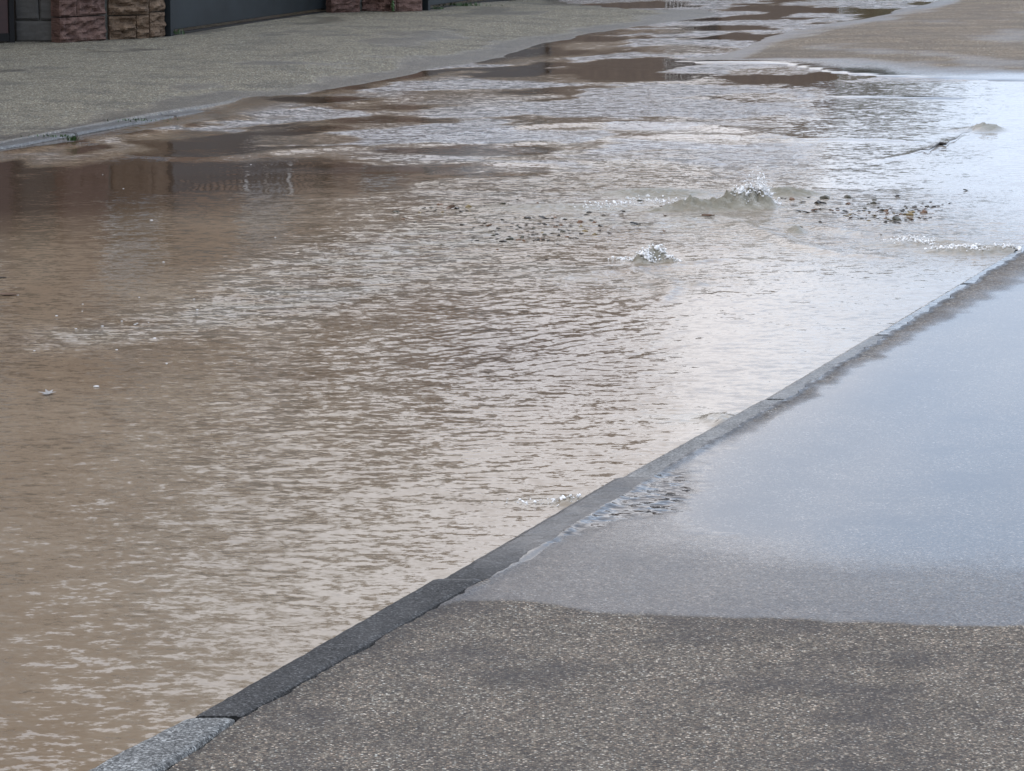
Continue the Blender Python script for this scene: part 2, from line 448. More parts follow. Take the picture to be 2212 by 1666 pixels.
# micro ripple amount
farp = sstep(.00, .13, fbm(Xg / 1.25 + Yg * .05, Yg / 1.25 - .33 * Xg / 1.25, 91, 5) + .10 * sstep(900, 1300, px) - .05)
farmask = 1 - sstep(300, 360, py)
chop = .10 + .07 * blob(450, 1100, 480, 480) + .05 * rip_amp.clip(0, 1) * .5
chop = chop + farmask * (-.05 + 1.05 * farp)
leftcalm = blob(250, 500, 620, 160) + blob(200, 380, 550, 60)
chop = chop * (1 - .6 * leftcalm.clip(0, 1))
chop = chop + .75 * band + .22 * kerbchop + .42 * edgechop
strk = sstep(-.14, .08, fbm(Xg / 1.1, Yg / .8, 98, 5))
chop = chop + (.80 * blob(1350, 345, 560, 75) + .60 * blob(1250, 240, 560, 34) + .40 * blob(1350, 190, 300, 20)) * (.15 + .85 * strk)
rightcalm = sstep(1700, 1800, px) * (1 - sstep(400, 430, py)) * sstep(170, 180, py)
chop = chop * (1 - rightcalm) + rightcalm * (.03 + .05 * sstep(-.2, .4, fbm(Xg / .5, Yg / .8, 96, 3)))
chop = chop * (1 - .4 * sstep(1400, 1540, px) * sstep(560, 640, py))
# calm dark tongues seen in the upper reach
for (cx, cy, rx, ry) in [(1680, 165, 130, 24), (1745, 285, 45, 22), (1480, 108, 150, 10), (1120, 108, 70, 8), (1250, 165, 260, 14), (1000, 325, 200, 14), (400, 300, 160, 20), (700, 215, 120, 8), (620, 300, 200, 14), (1000, 370, 220, 18), (560, 385, 500, 36), (1290, 85, 70, 6)]:
    b = blob(cx, cy, rx, ry); b = sstep(.3, .5, b + .3 * fbm(Xg / .5, Yg / .8, 95, 3))
    chop = chop * (1 - .85 * b)
chop = chop + .35 * np.clip(turb - .5, 0, 1) * (py < 620)
chop = np.maximum(chop, .05 * rightcalm)
chop = chop.clip(.008, 1.1)
foam = np.zeros_like(Xg)
for (x, y, rx, ry, a) in [(1640, 425, 30, 26, 1.2), (1600, 435, 40, 22, .5), (1405, 560, 42, 10, .9), (1380, 438, 220, 10, .5), (2080, 540, 90, 7, .9), (1960, 520, 100, 8, .45), (1540, 905, 60, 5, .3), (1225, 1082, 60, 6, .4)]:
    foam = np.maximum(foam, a * blob(x, y, rx, ry))
foam = foam * sstep(-.1, .25, fbm(Xg / .06, Yg / .06, 99, 3)); foam = foam.clip(0, 1)
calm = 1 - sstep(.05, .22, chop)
dark_refl = calm * (1 - sstep(380, 520, py + .12 * (px - 300))) * .85 + .45 * blob(100, 410, 520, 70) + .75 * blob(1130, 760, 340, 130)  # reflected brown walls painted into calm upper water and the middle patch
dark_refl = np.maximum(dark_refl, .55 * blob(1080, 1080, 300, 60) * 0)
dark_refl = (dark_refl * (1 - sstep(1780, 1830, px))).clip(0, 1)
sky_refl = .62 * sstep(.18, .75, chop) * (1 - sstep(300, 400, py)) + .22 * band * sstep(-.3, .3, fbm(Xg / .14, Yg / .12, 83, 3)) + .30 * blob(1350, 345, 560, 75) * strk  # sky reflection painted onto rough far water; churned band paler too
sky_refl = sky_refl * .85
pale = .06 * sstep(1420, 1560, px) * sstep(500, 600, py) + .30 * sstep(1740, 1840, px) * (1 - sstep(480, 600, py)) * sstep(170, 185, py)  # sky brightness painted into the smooth water on the right
sky_refl = np.maximum(sky_refl, pale).clip(0, .75)
water = grid_mesh('water', Xg, Yg, z, dict(chop=chop, turb=turb, foam=foam, dark_refl=dark_refl, sky_refl=sky_refl, olive=olive), M['water'])
tag(water, 'brown floodwater streaming down the street between the kerbs', 'floodwater', kind='structure')
def zwater(X, Y):
    i = int(np.searchsorted(ys, Y).clip(0, len(ys) - 1)); j = int(np.clip(round((X - XL[i, 0]) / (XR[i, 0] - XL[i, 0]) * (nc - 1)), 0, nc - 1))
    return float(z[i, j])

# ------------------------------------------------------------------ ROAD (bed and dry crown)
yr = rows(3, 75, .06)[::2]
cols = 320
XR2 = (kin(yr) + .02)[:, None]; XL2 = np.maximum((-2.643 + .351 * (yr - 17.17))[:, None] - 2.4, -.30 * yr[:, None] - 1.4)
Xr = XL2 + (XR2 - XL2) * np.linspace(0, 1, cols)[None, :]; Yr = np.repeat(yr[:, None], cols, 1)
sd = sdist(Xr, Yr, isl_poly) + .10 * fbm(Xr / .5, Yr / .7, 101, 4)
zr = -.055 + .058 * sstep(-.25, .02, sd) + .014 * sstep(0, .9, sd) + .004 * fbm(Xr / .8, Yr / .8, 105, 3) * sstep(0, .5, sd)
rpx, rpy = W(Xr, Yr)
bar = np.exp(-(((rpx - 1850) / 190) ** 2 + ((rpy - 209) / 7.5) ** 2)) * 1.0 + np.exp(-(((rpx - 2060) / 120) ** 2 + ((rpy - 213) / 6) ** 2)) * .8 + np.exp(-(((rpx - 2000) / 150) ** 2 + ((rpy - 190) / 3.5) ** 2)) * .8
zr = zr + .062 * np.clip(bar, 0, 1)
wetn = fbm(Xr / .6, Yr / 1.0, 111, 4)
wet = .42 * (1 - sstep(.02, .32, sd + .3 * wetn))
lower = sstep(120, 145, rpy)
wet = np.where(rpy > 130, .9 * (1 - sstep(.1, 1.1, sd + .5 * wetn)), wet)
wet = np.maximum(wet, .14 * sstep(.0, .4, fbm(Xr / .9 + 5, Yr / 1.6, 115, 5)))
wet = np.maximum(wet, np.clip(bar, 0, 1) * .55 * (rpy > 183))
road = grid_mesh('road', Xr, Yr, zr, dict(wet=wet, rip=wet * .02), M['road'])
tag(road, 'wet street asphalt rising out of the floodwater', 'road', kind='structure')

# ------------------------------------------------------------------ FAR PAVEMENT
yf = rows(9, 60, .06)[::2]
yf = yf[yf < 60]
cf = 420
Xf0 = -.30 * yf - 2.5; Xf1 = (-2.643 + .351 * (yf - 17.17)) + 2.3
Xf = Xf0[:, None] + (Xf1 - Xf0)[:, None] * np.linspace(0, 1, cf)[None, :]; Yf = np.repeat(yf[:, None], cf, 1)
sdf = sdist(Xf, Yf, far_poly)
fpx, fpy = W(Xf, Yf)
sdn = sdf + .05 * fbm(Xf / .3, Yf / .5, 121, 3) * sstep(480, 620, fpx)
zf = -.012 + .014 * sstep(-.08, .03, sdn) + .048 * sstep(.0, 1.2, sdn)
kerbzone = 1 - sstep(300, 620, fpx)
# beside the kerb the pavement stands behind the stones
zf = zf * (1 - kerbzone) + kerbzone * (-.03 + .050 * sstep(.09, .12, sdf) + .020 * sstep(.12, 1.2, sdf))
wf = (1 - sstep(.22, .42, sdn + .45 * fbm(Xf / .9, Yf / 1.3, 125, 4)))
wf = wf * .30
wf = np.maximum(wf, .25 * sstep(.15, .3, fbm(Xf / 1.5, Yf / 1.5, 127, 4)))
farp_o = grid_mesh('far_pavement', Xf, Yf, zf, dict(wet=wf, rip=wf * 0), M['far_asphalt'])
tag(farp_o, 'grey asphalt pavement in front of the stone pillars and gates', 'pavement', kind='structure')

# far kerb: pale flush stones
def strip_mesh(name, line, w, z0, z1, mat, wetv, n=260, sink=0):
    L = line; d = [0]
    for i in range(1, len(L)): d.append(d[-1] + math.dist(L[i - 1], L[i]))
    s = np.linspace(0, d[-1], n); X = np.interp(s, d, [p[0] for p in L]); Y = np.interp(s, d, [p[1] for p in L])
    nx = np.gradient(Y, s); ny = -np.gradient(X, s)
    prof = [(0, z0), (0.0, z1 - .012), (.012, z1), (w - .01, z1 + .002), (w, z1 - .004), (w, z0)]
    XX = np.stack([X - nx * a for a, b in prof], 1); YY = np.stack([Y - ny * a for a, b in prof], 1)
    joint = (np.abs((s % 1.27) - .63) < .01)[:, None]
    ZZ = np.stack([np.full(n, b) for a, b in prof], 1) - .02 * joint * (np.arange(6)[None, :] % 5 > 0)
    ZZ = ZZ + .003 * perlin(XX * 3, YY * 3, 130) - sink * sstep(d[-1] - 3.0, d[-1], s)[:, None]
    return grid_mesh(name, XX, YY, ZZ, dict(wet=np.full(XX.shape, wetv), tint=np.full(XX.shape, .72), rip=np.zeros(XX.shape)), mat, False)
fk = strip_mesh('far_kerb', [G(*q) for q in [(-900, 492), (-300, 381), (0, 326), (130, 301), (260, 276), (380, 253), (500, 231), (600, 214), (700, 197)]], .12, -.09, .016, M['kerb'], .3, 700, .04)
tag(fk, 'pale kerb edging the far pavement with grass in its seam', 'kerb', kind='structure')

# ------------------------------------------------------------------ NEAR PAVEMENT
yn = rows(2.5, 60, .03)
cn = 430
rag = lambda Y: (.006 * perlin(Y * 4, Y * 0 + .3, 140) + .008 * perlin(Y * 11, Y * 0 + .7, 141) + .005 * perlin(Y * 27, Y * 0 + .7, 142) + .003 * perlin(Y * 61, Y * 0 + .7, 143))
edge = kout(yn) + .008 + rag(yn) * (.8 + .5 * sstep(7.5, 9.5, yn))
tt = np.linspace(0, 1, cn) ** 1.6
wide = 3.0 + .35 * yn
Xn = edge[:, None] + wide[:, None] * tt[None, :]; Yn = np.repeat(yn[:, None], cn, 1)
npx, npy = W(Xn, Yn)
znoise = .0022 * fbm(Xn / .25, Yn / .25, 150, 3)
edg0 = kout(yn)[:, None] + .006
zn = .026 - .008 * sstep(0, .5, Xn - edg0) + .004 * np.exp(-(np.clip(Xn - edg0, 0, 9) / .02) ** 2)
# skirt down at the ragged edge
znoise = np.concatenate([znoise[:, :1], znoise], 1)
Xn = np.concatenate([Xn[:, :1] + .004, Xn], 1); Yn = np.concatenate([Yn[:, :1], Yn], 1)
zn = np.concatenate([zn[:, :1] - .06, zn], 1)
npx, npy = W(Xn, Yn)
def poly_px(pts): return [G(*q) for q in pts]
damp = poly_px([(930, 1345), (1000, 1322), (1100, 1326), (1200, 1330), (1300, 1341), (1500, 1353), (1650, 1356), (1800, 1367), (1950, 1371), (2212, 1375), (3400, 1410), (3400, 150), (2400, 300), (2160, 560), (2000, 662), (1700, 850), (1430, 1020), (1200, 1165), (1040, 1270)])
mir = poly_px([(1500, 1165), (1640, 1172), (1850, 1190), (2212, 1195), (3400, 1220), (3400, 300), (2400, 520), (2212, 625), (2100, 665), (2000, 715), (1940, 745), (1890, 790), (1790, 815), (1730, 870), (1690, 905), (1600, 960), (1520, 1010), (1450, 1100)])
mir2 = poly_px([(1052, 1278), (1085, 1262), (1150, 1232), (1198, 1198), (1180, 1192), (1120, 1222), (1070, 1255)])
run = poly_px([(1090, 1225), (1200, 1165), (1330, 1085), (1440, 1030), (1500, 1040), (1510, 1080), (1470, 1130), (1350, 1150), (1220, 1195)])
sdd = sdist(Xn, Yn, damp) + .06 * fbm(Xn / .30, Yn / .3, 160, 5)
sdm = sdist(Xn, Yn, mir) + .10 * fbm(Xn / .30, Yn / .35, 161, 4) + .05 * fbm(Xn / .06, Yn / .08, 162, 2)
sdm2 = sdist(Xn, Yn, mir2) + .01 * fbm(Xn / .05, Yn / .05, 163, 3)
sdr = sdist(Xn, Yn, run) + .03 * fbm(Xn / .08, Yn / .08, 164, 3)
wn = .40 * sstep(-.01, .03, sdd) + .10 * sstep(.1, .8, sdd)
wn = np.maximum(wn, .40 * sstep(-.01, .03, sdd) + .60 * sstep(-.50, .28, sdm) * sstep(-.01, .03, sdd) * (1 - (1 - sstep(1440, 1720, npx)) * .5 * (1 - sstep(-.10, .12, sdm))))
wn = np.maximum(wn, sstep(-.008, .006, sdm2))
runw = sstep(-.02, .05, sdr)
wn = np.maximum(wn, .92 * runw)
wn = np.minimum(wn, 1 - .12 * runw)
# ragged dry strip beside the raised kerb further up
strip = sstep(.0, .02, Xn - edge.repeat(1)[:, None]) * (1 - sstep(.02 + .05 * sstep(9.5, 13, Yn), .10 + .18 * sstep(9.5, 13, Yn), Xn - edge[:, None] + .05 * fbm(Xn / .12, Yn / .2, 166, 3))) * sstep(8.6, 9.2, Yn)
wn = wn * (1 - .85 * strip)
# damp blotches on the dry part
dryb = (.26 * sstep(.18, .34, fbm(Xn / .32, Yn / .42, 168, 4)))
wn = np.maximum(wn, .12 * dryb * (sdd < 0))
ripn = .55 * runw + .07 * np.exp(-((np.clip(-sdm, 0, 1)) / .10) ** 2) * (npx < 1600) * (npy < 1200) * (sdm < .05)
zn = zn + znoise * (1 - sstep(.3, .7, wn)) * .8
ee = Xn - edge[:, None]
mud = .9 * np.exp(-(np.clip(ee, 0, 9) / (.016 + .010 * perlin(Yn * 14, Yn * 0, 170))) ** 2) * sstep(7.6, 8.6, Yn) + .35 * np.exp(-(np.clip(ee, 0, 9) / .06) ** 2)
mud = mud * sstep(-.35, .1, fbm(Xn / .03, Yn / .05, 172, 3)).clip(.25, 1)
mud = np.maximum(mud, .75 * runw)
wn = wn * (1 - .6 * np.clip(mud, 0, 1) * (1 - runw))
npave = grid_mesh('near_pavement', Xn, Yn, zn, dict(wet=wn, rip=ripn, mud=mud), M['near_asphalt'])
tag(npave, 'coarse asphalt pavement, dry at the front and flooded by a clear puddle', 'pavement', kind='structure')

# dirt bed under the kerb stones
bed_y = np.arange(2.5, 60, .1)
bx = np.stack([kin(bed_y) + .004, kout(bed_y) + .06], 1); by = np.stack([bed_y, bed_y], 1)
bed = grid_mesh('kerb_bed', bx, by, np.full(bx.shape, -.012), {}, M['dirt'])
tag(bed, 'dark mortar bed in the joints of the near kerb', 'kerb bed', kind='structure')

# ------------------------------------------------------------------ NEAR KERB STONES, one object each
jy = [kin_p[1][1], kin_p[2][1], kin_p[3][1], kin_p[4][1]]
jy = [jy[0] - 2.38, jy[0] - 1.19] + jy + [10.79, 12.036, 13.27, 14.52, 15.77, 17.02, 18.27, 19.52]
spec = {1: (.45, .05, 0, .034), 2: (1.0, .06, 0, .030), 3: (1.0, .45, .22, .020), 4: (.65, .36, .04, .012), 5: (.65, .46, .03, .009)}
klabel = {0: 'pale speckled kerb stone ahead of the photo edge, before the dark one',
          1: 'pale grey-green speckled kerb stone at the very bottom of the photo',
          2: 'dry dark charcoal kerb stone bordering the coarse dry asphalt',
          3: 'wet dark kerb stone with rippling water spilling over it',
          4: 'wet grey kerb stone with ripples just beyond the overflowing one',
          5: 'pale wet kerb stone with a crumbling asphalt edge, second beyond the overflowing one',
          6: 'thin pale kerb stone third beyond the overflowing one',
          7: 'light kerb stone at the right edge of the photo near the small splash'}
for k in range(len(jy) - 1):
    y0, y1 = jy[k], jy[k + 1]
    g0 = .0075
    yy = np.linspace(y0 + g0, y1 - g0, 150)
    tint, wv, rv, top = spec.get(k, (.62, .97, .01, .007) if k > 5 else (.1, .05, 0, .034))
    nxt = spec.get(k + 1, (.62, .97, .01, .007) if k > 5 else (.1, .05, 0, .034))[3]
    a = kin(yy); b = kout(yy) + (.035 if k >= 3 else 0)
    wdt = b - a
    prof = [(0, -.16), (0, top - .010), (.05, top - .002), (.14, top), (.3, top), (.5, top), (.7, top), (.86, top), (.96, top - .003), (1, top - .010), (1, -.16)]
    X = np.stack([a + wdt * q[0] for q in prof], 1); Y = np.repeat(yy[:, None], len(prof), 1)
    slope = math.tan(.03)
    Z = np.stack([np.full(len(yy), q[1]) for q in prof], 1)
    inner = np.array([0, 1, 1, 1, 1, 1, 1, 1, 1, 1, 0])[None, :]
    endr = np.minimum(yy - yy[0], yy[-1] - yy)[:, None]
    Z = Z + inner * (.0016 * fbm(X / .03, Y / .03, 180 + k, 3) - .006 * np.exp(-(endr / .006) ** 2))
    X = X + .002 * fbm(X * 0 + k, Y / .08, 190, 3) * (np.arange(11)[None, :] < 3)
    # ends closed by squashing the first and last section
    Z[0] = np.minimum(Z[0], -.10); Z[-1] = np.minimum(Z[-1], -.10)
    wet = np.clip(wv + .18 * fbm(X / .1, Y / .25, 195, 3), 0, 1); 
    if k == 2: wet = wet + .40 * sstep(y1 - .06, y1, Y)
    if k == 3: wet = np.clip(wet - .32 * (1 - sstep(y0 + .05, y0 + .4, Y)), 0, 1)
    rr = rv * (sstep(y0, y0 + .35, Y) if k == 3 else np.ones_like(X))
    ko = grid_mesh('kerb_stone', X, Y, Z, dict(wet=wet, tint=np.full(X.shape, tint), rip=rr), M['kerb'], False)
    me = ko.data
    cy = (y0 + y1) / 2; cx = float(kin(cy))
    co = np.empty(len(me.vertices) * 3, np.float32); me.vertices.foreach_get('co', co); co = co.reshape(-1, 3) - np.array([cx, cy, 0], np.float32); me.vertices.foreach_set('co', co.ravel())
    ko.location = (cx, cy, 0)
    if k <= 7: tag(ko, klabel[k], 'kerb stone', 'stones of the near kerb')
    else: tag(ko, 'light kerb stone farther up the street, outside the right edge of the photo', 'kerb stone', 'stones of the near kerb')

# ------------------------------------------------------------------ GROUND
bm = bmesh.new()
vs = [bm.verts.new(p) for p in ((-900, -300, -.30), (900, -300, -.30), (900, 1500, -.30), (-900, 1500, -.30))]
bm.faces.new(vs)
g = from_bm('ground', bm, M['dirt']); tag(g, 'open ground around the street', 'ground', kind='structure')

# ------------------------------------------------------------------ STONE PILLARS
def rough_block(bm, p0, p1, z0, z1, depth, amp, seed, n=12, lean=0):
    """a quarry-faced block between two plan points; the face looks toward the camera"""
    d = np.array(p1) - np.array(p0); L = float(np.hypot(*d)); d = d / L; nrm = np.array([d[1], -d[0]])
    nx = max(6, int(L / .013)); nz = max(6, int((z1 - z0) / .013))
    uu, vv = np.meshgrid(np.linspace(0, 1, nx), np.linspace(0, 1, nz))
    m = np.minimum(np.minimum(uu * L, (1 - uu) * L), np.minimum(vv, 1 - vv) * (z1 - z0))
    bul = sstep(0, .007, m)
    off = bul * (.012 + amp * (1.9 * fbm(uu * L / .16 + seed, vv * (z1 - z0) / .055 + seed, 200, 4) + .5 * fbm(uu * L / .05, vv * (z1 - z0) / .04 + seed * 2, 210, 3)))
    jx = .006 * fbm(uu * 0 + seed, vv * 6, 220, 2); 
    grid = []
    for j in range(nz):
        row = []
        for i in range(nx):
            q = np.array(p0) + d * (uu[j, i] * L + jx[j, i]) + nrm * off[j, i]
            row.append(bm.verts.new((q[0], q[1], z0 + vv[j, i] * (z1 - z0))))
        grid.append(row)
    for j in range(nz - 1):
        for i in range(nx - 1): bm.faces.new((grid[j][i], grid[j][i + 1], grid[j + 1][i + 1], grid[j + 1][i]))
    rim = [grid[0][i] for i in range(nx)] + [grid[j][-1] for j in range(1, nz)] + [grid[-1][i] for i in range(nx - 2, -1, -1)] + [grid[j][0] for j in range(nz - 2, 0, -1)]
    back = [bm.verts.new((v.co.x - nrm[0] * depth, v.co.y - nrm[1] * depth, v.co.z)) for v in rim]
    for i in range(len(rim)):
        k = (i + 1) % len(rim); bm.faces.new((rim[k], rim[i], back[i], back[k]))
ZP = .05
def pg(x, y): return G(x, y, ZP)
def prism(bm, pts, z0, z1):
    a = [bm.verts.new((*p, z0)) for p in pts]; b = [bm.verts.new((*p, z1)) for p in pts]
    n = len(pts)
    bm.faces.new(b); bm.faces.new(a[::-1])
    for i in range(n): k = (i + 1) % n; bm.faces.new((a[i], a[k], b[k], b[i]))
def vecoff(p, q, t):
    return (p[0] + (q[0] - p[0]) * t, p[1] + (q[1] - p[1]) * t)
def pillar(name, segs, label, height, corners):
    """segs: (x0,y0,x1,y1,[course heights],material,amp) along the base"""
    root = empty(name, (*pg(segs[0][0], segs[0][1]), ZP))
    groups = {}
    sd0 = 1
    for (x0, y0, x1, y1, courses, mk, amp, splits) in segs:
        p0, p1 = pg(x0, y0), pg(x1, y1)
        bm = groups.setdefault(mk, bmesh.new())
        zz = ZP - .01
        for ci, ch in enumerate(courses):
            sp_ = [0] + splits[ci % len(splits)] + [1]
            for a, b in zip(sp_[:-1], sp_[1:]):
                L = math.dist(p0, p1); gp = .004 / L
                rough_block(bm, vecoff(p0, p1, a + (gp if a else 0)), vecoff(p0, p1, b - (gp if b < 1 else 0)), zz, zz + ch - .009, .10, amp, sd0)
                sd0 += 1
            zz += ch
    for mk, bm in groups.items():
        o = from_bm({'pink': 'pink_blocks', 'tan': 'tan_blocks', 'grey': 'grey_quoins'}[mk], bm, M[mk])
        for v in o.data.vertices: v.co -= root.location
        o.parent = root
    bm = bmesh.new(); prism(bm, [(p[0], p[1]) for p in corners], -.02, height)
    o = from_bm('mortar_core', bm, M['mortar'])
    for v in o.data.vertices: v.co -= root.location
    o.parent = root
    tag(root, label, 'stone pillar', 'sandstone gate pillars')
    return root
CO = [.235, .26, .24, .27, .25, .26]
segsA = [(34, 87, 128, 88, [.165, .25, .25, .26, .25, .24], 'grey', .004, [[], [.55]]),
         (130, 90, 228, 84, [.195, .26, .24, .27, .25, .24], 'pink', .035, [[], [.38], [.6]]),
         (237, 83, 322, 80, [.185, .26, .24, .27, .25, .24], 'tan', .045, [[.68], [], [.4]]),
         (325, 79, 356, 76, [.20, .22, .26, .25, .26, .24], 'tan', .03, [[]])]
def behind(p, d): # away from the street
    return (p[0] - d * .30, p[1] + d * .95)
a0, a1, a2, a3 = pg(34, 86.5), pg(129, 87.5), pg(232, 82.5), pg(356, 75.5)
pillar('stone_pillar', segsA, 'wide pillar of pink and tan sandstone with smooth grey edge, left of the first gate', 1.58,
       [a0, a1, a2, a3, behind(a3, .7), behind(a0, .7)])
segsB = [(716, 28, 778, 26, [.20, .25, .25, .26, .25, .24], 'pink', .03, [[]]),
         (782, 24, 846, 25, [.19, .24, .25, .27, .25, .24], 'pink', .04, [[], [.5]]),
         (850, 26, 912, 24, [.21, .25, .24, .26, .25, .24], 'pink', .012, [[.1]])]
b0, b1, b2 = pg(716, 27.5), pg(782, 24), pg(912, 23.5)
pillar('stone_pillar', segsB, 'narrow pink sandstone pillar with mossy seam between the two gates', 1.58,
       [b0, b1, b2, behind(b2, .7), behind(b0, .7)])
# moss in the seam of the second pillar
bm = bmesh.new(); q = pg(849, 28)
for i in range(60):
    zq = ZP + .01 + random.random() * .35
    x = q[0] + random.uniform(-.008, .008); y = q[1] - random.uniform(-.01, .02)
    s = random.uniform(.006, .014)
    bmesh.ops.create_icosphere(bm, subdivisions=1, radius=s, matrix=__import__('mathutils').Matrix.Translation((x, y, zq)))
o = from_bm('moss', bm, M['grass']); tag(o, 'dark green moss growing in the seam of the narrow pillar', 'moss', kind='stuff')

# ------------------------------------------------------------------ GATES
from mathutils import Matrix, Vector
def gate(p0, p1, label, bars=26, gap=.035, mirror=False):
    root = empty('metal_gate', (p0[0], p0[1], ZP))
    d = Vector((p1[0] - p0[0], p1[1] - p0[1], 0)); L = d.length
    R = Matrix.Rotation(math.atan2(d.y, d.x), 4, 'Z')
    def part(name, boxes, mk='metal'):
        bm = bmesh.new()
        for b in boxes: bmbox(bm, *b, M=R)
        o = from_bm(name, bm, M[mk], root)
        bv = o.modifiers.new('bevel', 'BEVEL'); bv.width = .004; bv.segments = 2
        return o
    part('sheet_panel', [(.075, L - .06, -.006, .006, gap, 1.12)])
    part('post', [(0, .055, -.035, .035, -.03, 1.55)])
    part('post', [(L - .05, L, -.035, .035, .02, 1.55)])
    part('rail', [(.075, L - .06, -.024, .022, 1.12, 1.17)])
    part('rail', [(.075, L - .06, -.024, .022, 1.50, 1.54)])
    part('stile', [(.062, .095, -.022, -.0065, gap, 1.12)])
    n = bars
    for i in range(n):
        x = .10 + (L - .20) * (i + .5) / n
        part('bar', [(x - .012, x + .012, -.010, .010, 1.17, 1.50)])
    part('gap_shadow', [(.0, L, -.012, .06, -.02, .006)], 'black')  # black strip painted in for the shadow below the gate
    tag(root, label, 'gate', 'dark metal driveway gates')
    return root
gate(pg(360, 76), pg(706, 26), 'dark slate sheet metal gate between the two sandstone pillars', 24)
gate(pg(917, 22.5), (pg(917, 22.5)[0] + .34 * 3.3, pg(917, 22.5)[1] + .94 * 3.3), 'dark metal gate right of the narrow pink pillar with green growth below', 24)
# dark door at the left edge
root = empty('dark_door', (*pg(-60, 92), ZP))
p0, p1 = pg(-70, 92), pg(31, 89)
L = math.dist(p0, p1); R = Matrix.Rotation(math.atan2(p1[1] - p0[1], p1[0] - p0[0]), 4, 'Z')
root.location = (*p0, ZP)
for nm, bx_, mk in (('door_leaf', (0, L - .045, .0, .03, .035, 1.9), 'rust'), ('door_frame', (L - .04, L, -.015, .06, -.02, 1.95), 'black'), ('kick_plate', (0, L - .045, -.018, -.002, .0, .06), 'black')):
    bm = bmesh.new(); bmbox(bm, *bx_, M=R); from_bm(nm, bm, M[mk], root)
tag(root, 'very dark red door at the left edge beside the grey quoin', 'door')

# ------------------------------------------------------------------ HOUSE behind the wall, boundary wall and hedge (met in the reflections)
dirv = Vector((.3219, .9468, 0)); nv = Vector((-.9468, .3219, 0))
hl = Vector((-3.9 + .34 * (15 - 27), 15, 0)); L1 = (29.0 - 15) / dirv.y; HL = (44.1 - 15) / dirv.y
hroot = empty('house', hl)
Rh = Matrix(((dirv.x, nv.x, 0, 0), (dirv.y, nv.y, 0, 0), (0, 0, 1, 0), (0, 0, 0, 1)))
def hpart(name, boxes, mk, parent=hroot):
    bm = bmesh.new()
    for b in boxes: bmbox(bm, *b, M=Rh)
    return from_bm(name, bm, M[mk], parent)
hpart('wall', [(0, L1, 0, 8, -.2, 7.0), (L1 + .001, HL, .05, 3.0, -.2, 4.4)], 'render')
def roof(x0, x1, y0, y1, z0, z1):
    bm = bmesh.new(); m = (y0 + y1) / 2
    pr = [(x0, y0, z0), (x1, y0, z0), (x1, y1, z0), (x0, y1, z0), (x0 + 1.5, m, z1), (x1 - 1.5, m, z1)]
    v = [bm.verts.new(Rh @ Vector(p)) for p in pr]
    for f in ((0, 1, 5, 4), (1, 2, 5), (2, 3, 4, 5), (3, 0, 4), (3, 2, 1, 0)): bm.faces.new([v[i] for i in f])
    from_bm('roof', bm, M['roof'], hroot)
roof(-.3, L1 + .3, -.3, 8.3, 7.001, 9.6)
roof(L1 + .31, HL + .2, -.15, 3.2, 4.401, 4.7)
for fl in range(2):
    for i in range(9 if fl == 0 else 4):
        x = 1.6 + i * 3.1; zb = 1.5 + fl * 3.0
        yo = 0 if x < L1 else .05
        w = hpart('window', [(x - .06, x + 1.06, yo - .05, yo - .001, zb - .06, zb), (x - .06, x + 1.06, yo - .05, yo - .001, zb + 1.5, zb + 1.56), (x - .06, x, yo - .05, yo - .001, zb, zb + 1.5), (x + 1, x + 1.06, yo - .05, yo - .001, zb, zb + 1.5), (x + .48, x + .52, yo - .04, yo - .001, zb, zb + 1.5)], 'frame')
        hpart('pane', [(x, x + 1, yo - .02, yo - .002, zb + .001, zb + 1.499)], 'glass', w)
tag(hroot, 'long sandstone coloured house with tiled roof behind the gates', 'house')
ge = Vector((pg(917, 22.5)[0] + .34 * 3.3, pg(917, 22.5)[1] + .94 * 3.3, 0))
def on(Y): return ge + dirv * ((Y - ge.y) / dirv.y)
def bwall(Y0, Y1, label):
    a = on(Y0); L = (Y1 - Y0) / dirv.y
    root = empty('boundary_wall', a)
    for nm, bb, mk in (('wall_face', (0.03, L, 0, .3, -.2, 2.2), 'garden'), ('coping', (.03, L, -.05, .35, 2.202, 2.29), 'mortar')):
        bm = bmesh.new(); bmbox(bm, *bb, M=Rh); from_bm(nm, bm, M[mk], root)
    tag(root, label, 'wall', 'sandstone boundary walls beyond the gates')
bwall(ge.y, 36.5, 'sandstone boundary wall between the second gate and the barred gate')
bwall(38.7, 44.3, 'sandstone boundary wall farthest up the street, beyond the barred gate')
a_, b_ = on(36.55), on(38.68)
gr3 = empty('barred_gate', a_); Lg = (b_ - a_).length
for i in range(15):
    x = .05 + (Lg - .1) * i / 14; bm = bmesh.new(); bmbox(bm, x - .016, x + .016, .02, .052, .04, 2.0, M=Rh); from_bm('bar', bm, M['metal'], gr3)
for zz_ in (.12, 1.9):
    bm = bmesh.new(); bmbox(bm, .0, Lg, .01, .0195, zz_, zz_ + .05, M=Rh); from_bm('rail', bm, M['metal'], gr3)
tag(gr3, 'gate of upright metal bars set in the sandstone boundary wall', 'gate')
w0 = hl + dirv * (HL + .02)
